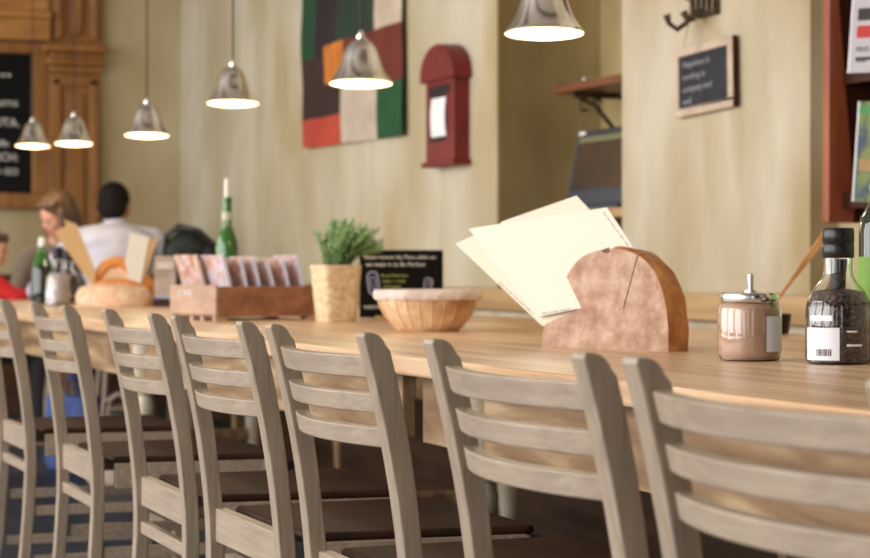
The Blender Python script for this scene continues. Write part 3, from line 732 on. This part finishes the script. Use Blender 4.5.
# far green bottle
gb = thing('green_bottle', 'dark green oil bottle with pale stopper at the far left of the table', 'bottle', (-10.01, 1.759, TZ)); gb.scale = (1.1, 1.1, 1)
MB().lathe([(.04, 0), (.047, .004), (.048, .015), (.048, .155), (.044, .175), (.030, .200)], 36).build('lower_body', 'darkglass', gb, smooth=50)
MB().lathe([(.0445, .172), (.036, .2), (.026, .225), (.015, .245), (.014, .268)], 36).build('shoulder', 'greenglass', gb, smooth=50)
MB().lathe([(.014, .262), (.016, .27), (.014, .30), (.008, .307)], 24).build('stopper', 'candle', gb, smooth=50)
# wine bottle + candle
wv = thing('wine_bottle', 'green wine bottle used as a candlestick behind the crate', 'bottle', (-7.383, 1.946, TZ))
MB().lathe([(.033, 0), (.038, .005), (.040, .02), (.040, .235), (.037, .262), (.026, .290), (.0175, .315), (.0165, .40), (.019, .402), (.019, .412), (.0165, .414)], 40).build('glass', 'greenglass', wv, smooth=50)
MB().lathe([(.0178, .335), (.0178, .362)], 24, closed=False).build('neck_label', 'wax', wv, smooth=50)
cd = tag(MB().lathe([(.009, 0), (.0085, .06), (.006, .066)], 20).build('candle', 'candle', None, smooth=50, loc=(-7.383, 1.946, TZ + .4142)), 'white candle stub standing in the green wine bottle neck', 'candle')

# ---------------------------------------------------------------- crate of leaflets
cr = thing('leaflet_crate', 'small brown wooden crate holding leaflets on the table', 'crate', (-6.615, 1.715, TZ), math.atan2(.345, -.086))
# local x along the long side, local y away (towards -x of the room)
Lc, Wc, Hc = .36, .31, .108
MB().box(0, Lc, 0, .009, .012, Hc).build('side_board', 'cratewood', cr, bevel=.002)
MB().box(0, Lc, Wc - .009, Wc, .012, Hc).build('side_board', 'cratewood', cr, bevel=.002)
MB().box(-.009, 0, 0, Wc, .018, Hc + .004).build('end_board', 'crate_end', cr, bevel=.002)
MB().box(Lc, Lc + .009, 0, Wc, .018, Hc + .004).build('end_board', 'crate_end', cr, bevel=.002)
MB().box(0, Lc, .009, Wc - .009, .012, .02).build('bottom', 'cratewood', cr)
MB().box(.0, .28, -.004, 0, .012, .055).build('rail', 'cratewood', cr, bevel=.0015)
for y in (.0, .08, .15, .22, .29): MB().box(-.009, .03, y, y + .022, 0, .014).build('foot', 'crate_end', cr)
for y in (.0, .26): MB().box(Lc - .03, Lc + .009, y, y + .05, 0, .014).build('foot', 'crate_end', cr)
text('lettering', 'IL PANE', .026, 'chalk', cr, (-.0095, .25, .078), (PI / 2, 0, -PI / 2))
cm = Matrix.Translation(cr.location) @ Matrix.Rotation(cr.rotation_euler.z, 4, 'Z')
k = 0
nl = 12
where = ['nearest the camera end', 'second', 'third', 'fourth', 'fifth', 'sixth', 'seventh', 'eighth', 'ninth', 'tenth', 'eleventh', 'last, beside the wicker pot']
for i in range(nl):
    x = .055 + i * .0262
    h = .185 + random.uniform(-.012, .012); w = .145
    off = .02 if i % 2 else .14
    P = cm @ Vector((x, off, .021))
    t = thing('leaflet', 'glossy leaflet with orange cover leaning in the crate, %s%s' % (where[i], '' if i in (0, 11) else ' from the left end'), 'leaflet', P, cr.rotation_euler.z, 'leaflets in the crate')
    if i == 0: t['label'] = 'glossy leaflet with orange cover leaning in the crate, leftmost of the row'
    if i == 11: t['label'] = 'glossy leaflet with orange cover in the crate, rightmost beside the wicker pot'
    lean = -.26 + random.uniform(-.05, .05)
    B = Matrix.Rotation(lean, 4, 'Y') 
    MB().box(-.004, .004, .006, w, 0, h).xf(B).build('cover', 'leaf_a' if i % 3 else 'leaf_b', t)
    MB().box(-.0055, .0055, 0, .0058, 0, h).xf(B).build('spine', 'spine' if i % 2 else 'spine2', t)

# ---------------------------------------------------------------- wicker pot + rosemary
def weave(n, amp):
    return lambda a, j: 1 + amp * math.cos(n * a + PI * j)
wp = thing('wicker_pot', 'pale wicker plant pot beside the crate', 'pot', (-6.392, 2.032, TZ), .1)
def sq(a, j):
    c, s = abs(math.cos(a)), abs(math.sin(a)); k = (c ** 5 + s ** 5) ** (-1 / 5)
    return k * (1 + .018 * math.cos(26 * a + PI * j))
prof = [(.052 + .016 * i / 22, .172 * i / 22) for i in range(23)]
MB().lathe(prof + [(.066, .176), (.061, .172), (.060, .12)], 156, shape=sq).build('basket', 'wicker', wp, smooth=80)
MB().lathe([(.058, .145), (.0585, .15)], 40).build('soil', 'soil', wp, smooth=50)
ro = thing('potted_rosemary', 'bushy green rosemary plant growing in the wicker pot', 'plant', (-6.392, 2.032, TZ + .1505))
st = MB(); lf = MB()
for i in range(56):
    a = random.uniform(0, 2 * PI); q = random.uniform(.0, 1); r0 = random.uniform(0, .035); spread = .065 * q + .01
    h = random.uniform(.10, .172) * (1 - .25 * q)
    base = Vector((r0 * math.cos(a), r0 * math.sin(a), 0)); tip = base + Vector((spread * math.cos(a) + .013, spread * math.sin(a) + .035, h))
    if i < 9: tip = Vector((random.uniform(.0, .05), random.uniform(.10, .145), random.uniform(.06, .10)))
    mid = base.lerp(tip, .5) + Vector((0, 0, .02)); pts = [base, mid, tip]
    st.tube(pts, [.0018, .0014, .0008], 5)
    for k in range(26):
        t = .15 + .85 * k / 25; p0 = base.lerp(mid, t * 2) if t < .5 else mid.lerp(tip, t * 2 - 1)
        d = Vector((random.uniform(-1, 1), random.uniform(-1, 1), random.uniform(.6, 1.8))).normalized(); L = random.uniform(.018, .032)
        s_ = d.orthogonal().normalized() * .0016; e = d.cross(s_).normalized() * .0006
        lf.add([p0 - s_, p0 + e, p0 + s_, p0 + d * L * .6 + s_ * 1.1, p0 + d * L, p0 + d * L * .6 - s_ * 1.1, p0 - e], [(0, 1, 2, 3, 4, 5), (5, 4, 3, 2, 6, 0)])
st.build('stem', 'stem', ro); lf.build('foliage', 'leaf', ro)

# ---------------------------------------------------------------- black sign
sx, sy = -6.651, 2.196; ex = (-6.651 + .0, 2.196)
# from left corner to right corner
c0 = Vector((-6.651, 2.196)); c1 = Vector((-6.652, 2.483)); ang = math.atan2(c1.y - c0.y, c1.x - c0.x)
sg = thing('table_sign', 'small black card sign with white handwriting behind the bread basket', 'sign', (c0.x, c0.y, TZ), ang)
MB().box(0, .287, 0, .004, .006, .225).build('board', 'black', sg)
MB().box(.05, .15, -.03, .035, 0, .012).build('foot', 'bench', sg, bevel=.002)
text('writing', 'Please remove the Menu while we', .0185, 'chalk', sg, (.012, -.0005, .196), ext=.0008, sx=.97)
text('writing', 'we want it to Be Perfect', .020, 'chalk', sg, (.018, -.0005, .172), ext=.0008, sx=1.04)
for i, s_ in enumerate(('As art from you', 'order + some', 'chocolates')): text('writing', s_, .014, 'chalk2', sg, (.072 + .004 * i, -.0005, .138 - .018 * i), ext=.0008)
text('writing', 'WRITE IT US ON', .016, 'chalk', sg, (.012, -.0005, .034), ext=.0008, sx=1.1)
def loop(cx, cz, w, h, r, nm, rot=0):
    pts = []
    for k in range(25):
        t = 2 * PI * k / 24; c, s = math.cos(t), math.sin(t)
        x = w * (abs(c) ** .6) * (1 if c > 0 else -1); z = h * (abs(s) ** .6) * (1 if s > 0 else -1)
        pts.append((cx + x * math.cos(rot) - z * math.sin(rot), -.001, cz + x * math.sin(rot) + z * math.cos(rot)))
    return MB().tube(pts, r, 5)
loop(.045, .118, .018, .036, .0026, 'd', .12).build('drawn_phone', 'chalk3', sg)
loop(.045, .118, .008, .020, .0018, 'd', .12).build('drawn_screen', 'chalk3', sg)
loop(.235, .115, .014, .018, .002, 'd', -.2).build('drawn_cup', 'chalk3', sg)
loop(.238, .117, .006, .008, .0015, 'd', -.2).build('drawn_cup', 'chalk3', sg)

# ---------------------------------------------------------------- bread basket with cloth
bb = thing('bread_basket', 'round woven bread basket lined with pale cloth on the table', 'basket', (-5.401, 1.973, TZ))
prof = [(.080 + .054 * math.sin(PI / 2 * (i / 16)) ** .9, .100 * i / 16) for i in range(17)]
MB().lathe([(.0, .002), (.078, .0)] + prof + [(.137, .104), (.131, .105), (.128, .098), (.08, .012), (.0, .01)], 144,
           shape=lambda a, j: 1 + (.012 * math.cos(24 * a + PI * j) if 1 < j < 19 else 0), closed=False).build('basket', 'wicker2', bb, smooth=80)
for i in range(24):
    a = 2 * PI * i / 24
    MB().tube([((.080 + .054 * math.sin(PI / 2 * k / 8) ** .9 + .0005) * math.cos(a), (.080 + .054 * math.sin(PI / 2 * k / 8) ** .9 + .0005) * math.sin(a), .002 + .098 * k / 8) for k in range(9)], .0026, 6).build('stake', 'wicker2', bb, smooth=60)
ln = [(.02, .062), (.09, .075), (.122, .096), (.130, .108), (.138, .111), (.143, .105), (.143, .090), (.139, .084), (.135, .098), (.128, .103), (.119, .092), (.088, .071), (.02, .058)]
o = MB().lathe(ln, 120, shape=lambda a, j: 1 + .012 * math.sin(11 * a + j * .7) + .008 * math.sin(29 * a + j)).build('basket_liner', 'linen', None, smooth=80, loc=(-5.401, 1.973, TZ))
tag(o, 'pale linen cloth folded over the rim of the bread basket', 'cloth')

# ---------------------------------------------------------------- card stand, black bag
cs = thing('card_stand', 'small upright printed card in a wooden foot left of the crate', 'card holder', (-9.03, 2.109, TZ), 1.2)
MB().box(-.045, .045, -.002, .002, .035, .215).build('card', 'acrylic', cs)
MB().box(-.035, .035, -.0035, -.002, .165, .172).build('printed_line', 'chalk', cs)
MB().box(-.035, .035, -.0035, -.002, .180, .186).build('printed_line', 'chalk', cs)
MB().box(-.045, .045, -.0035, -.002, .035, .045).build('card_border', 'chalk3', cs)
MB().box(-.05, .05, -.02, .02, 0, .035).build('foot', 'darkwood', cs, bevel=.002)
bg = thing('black_bag', 'bulky black bag with curved handles at the far end of the table', 'bag', (-9.85, 2.43, TZ), 1.2); bg.scale = (.9, .9, .93)
remesh(MB().ell((0, 0, .14), (.125, .10, .14)).ell((-.03, 0, .26), (.12, .08, .10)).ell((.10, 0, .20), (.07, .07, .10)).build('body', 'bagblack', bg), .012, 3)
MB().tube([(-.14, -.02, .24), (-.13, -.04, .34), (-.06, -.05, .385), (.04, -.05, .36), (.13, -.04, .28), (.17, -.02, .18)], .016, 12).build('handle', 'rubber', bg, smooth=60)
MB().tube([(-.12, .05, .26), (-.08, .06, .36), (0, .06, .37), (.10, .05, .27)], .014, 12).build('handle', 'rubber', bg, smooth=60)
def tote(label, m, loc, rz, h):
    t = thing('cloth_bag', label, 'bag', loc, rz)
    prof = [(.13, .065, 0), (.15, .075, .03), (.16, .07, h * .5), (.165, .05, h * .85), (.17, .035, h)]
    mb = MB(); n = 36; vs = []; fs = []
    for k, (a, b, z) in enumerate(prof + [(q[0] - .006, q[1] - .006, max(.012, q[2])) for q in prof[::-1]]):
        for i in range(n):
            w_ = 2 * PI * i / n; c, s_ = math.cos(w_), math.sin(w_); e = .6
            vs.append((a * abs(c) ** e * (1 if c > 0 else -1), b * abs(s_) ** e * (1 if s_ > 0 else -1) + .006 * math.sin(3 * w_ + k), z))
    for k in range(2 * len(prof) - 1):
        for i in range(n): fs.append((k * n + i, k * n + (i + 1) % n, (k + 1) * n + (i + 1) % n, (k + 1) * n + i))
    fs += [list(range(n))[::-1], [(2 * len(prof) - 1) * n + i for i in range(n)]]
    mb.add(vs, fs).build('body', m, t, smooth=50)
    for y in (-.03, .03): MB().tube([(-.07, y, h - .03), (-.06, y, h + .06), (0, y * .6, h + .10), (.06, y, h + .06), (.07, y, h - .03)], .007, 8).build('handle', m, t, smooth=60)
tote('blue cloth bag on the floor under the far part of the table', 'bluebag', (-10.15, 1.93, 0), .6, .34)
tote('pale beige cloth bag on the floor under the table', 'palebag', (-9.35, 1.98, 0), .9, .30)

# ---------------------------------------------------------------- second small table and diners
t2 = thing('cafe_table', 'small pine table between the seated man and woman', 'table', (-12.05, 2.35, 0))
MB().box(-.24, .24, -.28, .60, .705, .735).build('tabletop', 'pine', t2, bevel=.004)
for x in (-.2, .2):
    for y in (-.24, .55): MB().box(x - .02, x + .02, y - .02, y + .02, 0, .705).build('leg', 'cream', t2, bevel=.003)
def stool(label, loc, h=.5):
    t = thing('stool', label, 'stool', loc)
    MB().lathe([(.14, h - .035), (.16, h - .03), (.165, h - .008), (.155, h)], 32).build('seat', 'chair', t, smooth=50)
    for a in (45, 135, 225, 315):
        c, s = math.cos(math.radians(a)), math.sin(math.radians(a))
        MB().tube([(.17 * c, .17 * s, 0), (.11 * c, .11 * s, h - .03)], [.013, .017], 10).build('leg', 'chair', t, smooth=50)
    MB().tube([(.145 * math.cos(k * PI / 8), .145 * math.sin(k * PI / 8), .2) for k in range(17)], .008, 8).build('ring', 'chair', t, smooth=50)
stool('round wooden stool under the man in the white shirt', (-11.38, 2.41, 0), .535)
stool('round wooden stool under the fair haired woman', (-12.70, 2.33, 0))
stool('round wooden stool under the child in red', (-11.98, 1.72, 0), .40)

def person(label, loc, rz, sc, skin, hair_f, topm, botm, lean=.12, turn=0., nod=.15, female=False, arm_out=.0, hs=1.0, shd=.085, eldz=-.25, elx=.10, hz=.150, hairm=None):
    """seated, facing local +x; local origin on floor under the seat; one continuous body mesh"""
    root_h = .58
    hip = Vector((0, 0, root_h)); ch = hip + Vector((lean * .8, 0, .30)); nk = hip + Vector((lean * 1.35, 0, .50)); sh = .185 if not female else .16
    hd = nk + Vector((.035, 0, hz)); HR = Matrix.Translation(hd) @ Matrix.Rotation(turn, 4, 'Z') @ Matrix.Rotation(nod, 4, 'Y') @ Matrix.Scale(hs, 4)
    b = MB()
    b.ell(hip, (.13, .16, .12)); b.ell(hip.lerp(ch, .5), (.105, .135, .16)); b.ell(ch, (.11, .155, .16)); b.ell(ch + Vector((.01, 0, .10)), (.095, sh - .01, .09))
    b.caps(nk - Vector((0, 0, .06)), hd - Vector((.01, 0, .06)), .056, .050)
    def L(p): return HR @ Vector(p)
    def hell(c, r, n=18):
        m = MB().ell((0, 0, 0), r, n); q = HR @ Matrix.Translation(c); m.xf(q); b.add(m.v, m.f)
    hell((-.008, 0, .03), (.095, .076, .095), 24); hell((.022, 0, -.02), (.068, .060, .075)); hell((.05, 0, -.062), (.032, .032, .03))
    hell((.088, 0, -.012), (.016, .011, .020)); hell((.080, 0, .012), (.010, .008, .022)); hell((.066, 0, .032), (.02, .05, .012))
    for s in (-1, 1):
        hell((-.005, s * .077, -.005), (.018, .010, .030), 12); hell((.06, s * .035, -.012), (.02, .022, .018), 12)
    hell((.079, 0, -.048), (.010, .022, .006), 12)
    arms = []
    for s in (-1, 1):
        a0 = nk + Vector((-.02, s * sh, -shd)); el = a0 + Vector((elx, s * (.10 + arm_out), eldz)); wr = el + Vector((.24, -s * .10, .035))
        b.caps(a0, el, .050, .040); b.caps(el, wr, .040, .027); arms.append((a0, el, wr))
        d = (wr - el).normalized(); sd = Vector((-d.y, d.x, 0)).normalized(); pm = wr + d * .055
        b.caps(wr, wr + d * .03, .026, .028)
        for k in range(4):
            off = sd * (.030 - .020 * k); r0 = wr + d * .035 + off * .7; k1 = wr + d * .095 + off
            b.caps(r0, k1, .0125, .0105)
            Lf = (.030, .036, .033, .024)[k if s > 0 else 3 - k]
            k2 = k1 + d * Lf + Vector((0, 0, -.010)); k3 = k2 + d * Lf * .6 + Vector((0, 0, -.018)); b.caps(k1, k2, .0098, .009); b.caps(k2, k3, .009, .008)
        ts_ = -s; t0 = wr + d * .03 + sd * ts_ * .022; t1 = t0 + d * .035 + sd * ts_ * .028; b.caps(t0, t1, .013, .011); b.caps(t1, t1 + d * .03, .011, .009)
        kn = hip + Vector((.42, s * .12, -.02)); an = kn + Vector((-.02, s * .0, -.46 + (.0))); b.caps(hip + Vector((.03, s * .09, 0)), kn, .082, .058); b.caps(kn, Vector((an.x, an.y, .07)), .056, .038)
        b.caps((an.x - .02, an.y, .045), (an.x + .15, an.y, .03), .038, .028)
    body = b.build('person', skin); remesh(body, .0065, 2)
    body.location = loc; body.rotation_euler = (0, 0, rz); body.scale = (sc,) * 3
    tag(body, label, 'person')
    t = MB()
    t.ell(hip + Vector((0, 0, .02)), (.15, .18, .10)); t.ell(hip.lerp(ch, .5), (.128, .160, .17)); t.ell(ch, (.132, .178, .165)); t.ell(ch + Vector((.01, 0, .105 + (.085 - shd) * .6)), (.112, sh + .01, .09))
    for (a0, el, wr), s in zip(arms, (-1, 1)):
        t.caps(a0, el, .068, .056); t.caps(el, el.lerp(wr, .82), .056, .040); t.caps(nk + Vector((-.02, s * .05, -.05)), a0, .058, .064)
    t.caps(nk - Vector((.0, 0, .07)), nk - Vector((0, 0, .015)), .075, .064)
    o = t.build('shirt' if not female else 'top', topm, body); remesh(o, .011, 5)
    q = MB(); q.ell(hip - Vector((0, 0, .02)), (.145, .175, .10))
    for s in (-1, 1):
        kn = hip + Vector((.42, s * .12, -.02)); q.caps(hip + Vector((.03, s * .09, 0)), kn, .096, .072); q.caps(kn, (kn.x - .02, kn.y, .13), .070, .055)
    o = q.build('trousers', botm, body); remesh(o, .012, 4)
    for s in (-1, 1):
        kn = hip + Vector((.42, s * .12, 0)); o = MB().caps((kn.x - .04, kn.y, .045), (kn.x + .135, kn.y, .035), .048, .038).build('shoe', 'shoe', body); o.visible_camera = True; remesh(o, .012, 2)
    for s in (-1, 1):
        m = MB().ell((0, 0, 0), (.007, .013, .006), 10).xf(HR @ Matrix.Translation((.084, s * .031, .006))); m.build('eye', 'eye', body, smooth=80)
    m = MB().ell((0, 0, 0), (.007, .022, .006), 10).xf(HR @ Matrix.Translation((.086, 0, -.048))); m.build('mouth', 'lip', body, smooth=80)
    hh = MB()
    hair_f(hh, HR); o = hh.build('hair', hairm or ('hairfair' if female else 'hairdark'), body); remesh(o, .007, 3)
    return body
def short_hair(h, HR):
    for c, r in (((-.022, 0, .052), (.098, .083, .088)), ((-.055, 0, .0), (.058, .078, .070)), ((.03, 0, .088), (.062, .066, .045))):
        m = MB().ell((0, 0, 0), r, 20).xf(HR @ Matrix.Translation(c)); h.add(m.v, m.f)
def long_hair(h, HR):
    for c, r in (((-.022, 0, .052), (.102, .092, .092)), ((-.055, 0, .0), (.07, .092, .09)), ((-.06, 0, -.10), (.055, .095, .10)), ((-.06, 0, -.19), (.042, .085, .08)),
                 ((.0, .082, -.04), (.05, .026, .11)), ((.0, -.082, -.04), (.05, .026, .11)), ((-.005, .09, -.15), (.042, .026, .09)), ((-.005, -.09, -.15), (.042, .026, .09)), ((.025, .03, .088), (.05, .05, .035)), ((.025, -.03, .088), (.05, .05, .035))):
        m = MB().ell((0, 0, 0), r, 20).xf(HR @ Matrix.Translation(c)); h.add(m.v, m.f)
person('man in a white shirt with short dark hair, seated with his back turned', (-11.38, 2.41, 0), PI - .1, 1.09, 'skin2', short_hair, 'shirt', 'denim', lean=.14, turn=-.35, nod=.22, arm_out=.09, hs=.98, shd=.08, hz=.075)
person('woman with long fair hair in a grey-brown top, looking down', (-12.714, 2.292, 0), 0, 1.0, 'skin', long_hair, 'greytop', 'denim', lean=.12, turn=-1.15, nod=.38, female=True, hs=1.1)
person('child in a red top seated at the left edge of the photo', (-11.98, 1.72, .0), PI / 2, .86, 'skin', short_hair, 'redtop', 'denim', lean=.075, turn=-.5, nod=.15, shd=.06, eldz=-.12, elx=.16, hz=.125, hairm='hairfair')

# ---------------------------------------------------------------- light
w = bpy.data.worlds.new('daylight'); S.world = w; w.use_nodes = True
w.node_tree.nodes['Background'].inputs[0].default_value = (.80, .88, 1, 1); w.node_tree.nodes['Background'].inputs[1].default_value = 1.0
def area(name, loc, rot, sx_, sy_, e, col):
    l = bpy.data.lights.new(name, 'AREA'); l.shape = 'RECTANGLE'; l.size = sx_; l.size_y = sy_; l.energy = e; l.color = col
    o = bpy.data.objects.new(name, l); COL.objects.link(o); o.location = loc; o.rotation_euler = rot; return o
for i, (a, b) in enumerate(((-13.4, -10.4), (-9.9, -6.9), (-6.4, -3.4), (-2.9, .1), (.6, 2.8))):
    area('window_daylight', ((a + b) / 2, YF - .05, 2.3), (PI / 2, 0, 0), b - a, 3.5, (155, 165, 200, 190, 50)[i], (1, .972, .945))

for y in (-2.8, -.2): area('window_daylight', (XR + .05, y, 2.25), (PI / 2, 0, PI / 2), 1.0 * .8, 3.2, 9, (.92, .96, 1))  # lights added in the right-hand openings for highlights on the lamp shades

# ---------------------------------------------------------------- camera
cam = bpy.data.cameras.new('camera'); co = bpy.data.objects.new('camera', cam); COL.objects.link(co); S.camera = co
f_px = 2165.; phi = math.atan(799 / f_px); cam.sensor_width = 36; cam.lens = 36 * f_px / 870
co.location = (0, 0, .953)
pitch = math.atan(13 / f_px)
d = Vector((-math.cos(phi) * math.cos(pitch), math.sin(phi) * math.cos(pitch), -math.sin(pitch)))
co.rotation_euler = d.to_track_quat('-Z', 'Y').to_euler()
cam.dof.use_dof = True; cam.dof.focus_distance = 3.3; cam.dof.aperture_fstop = 7.5
S.view_settings.view_transform = 'Standard'; S.view_settings.look = 'None'; S.view_settings.gamma = 1; S.view_settings.exposure = 0.08
S.view_settings.use_curve_mapping = False
S.cycles.use_denoising = True
S.cycles.max_bounces = 8
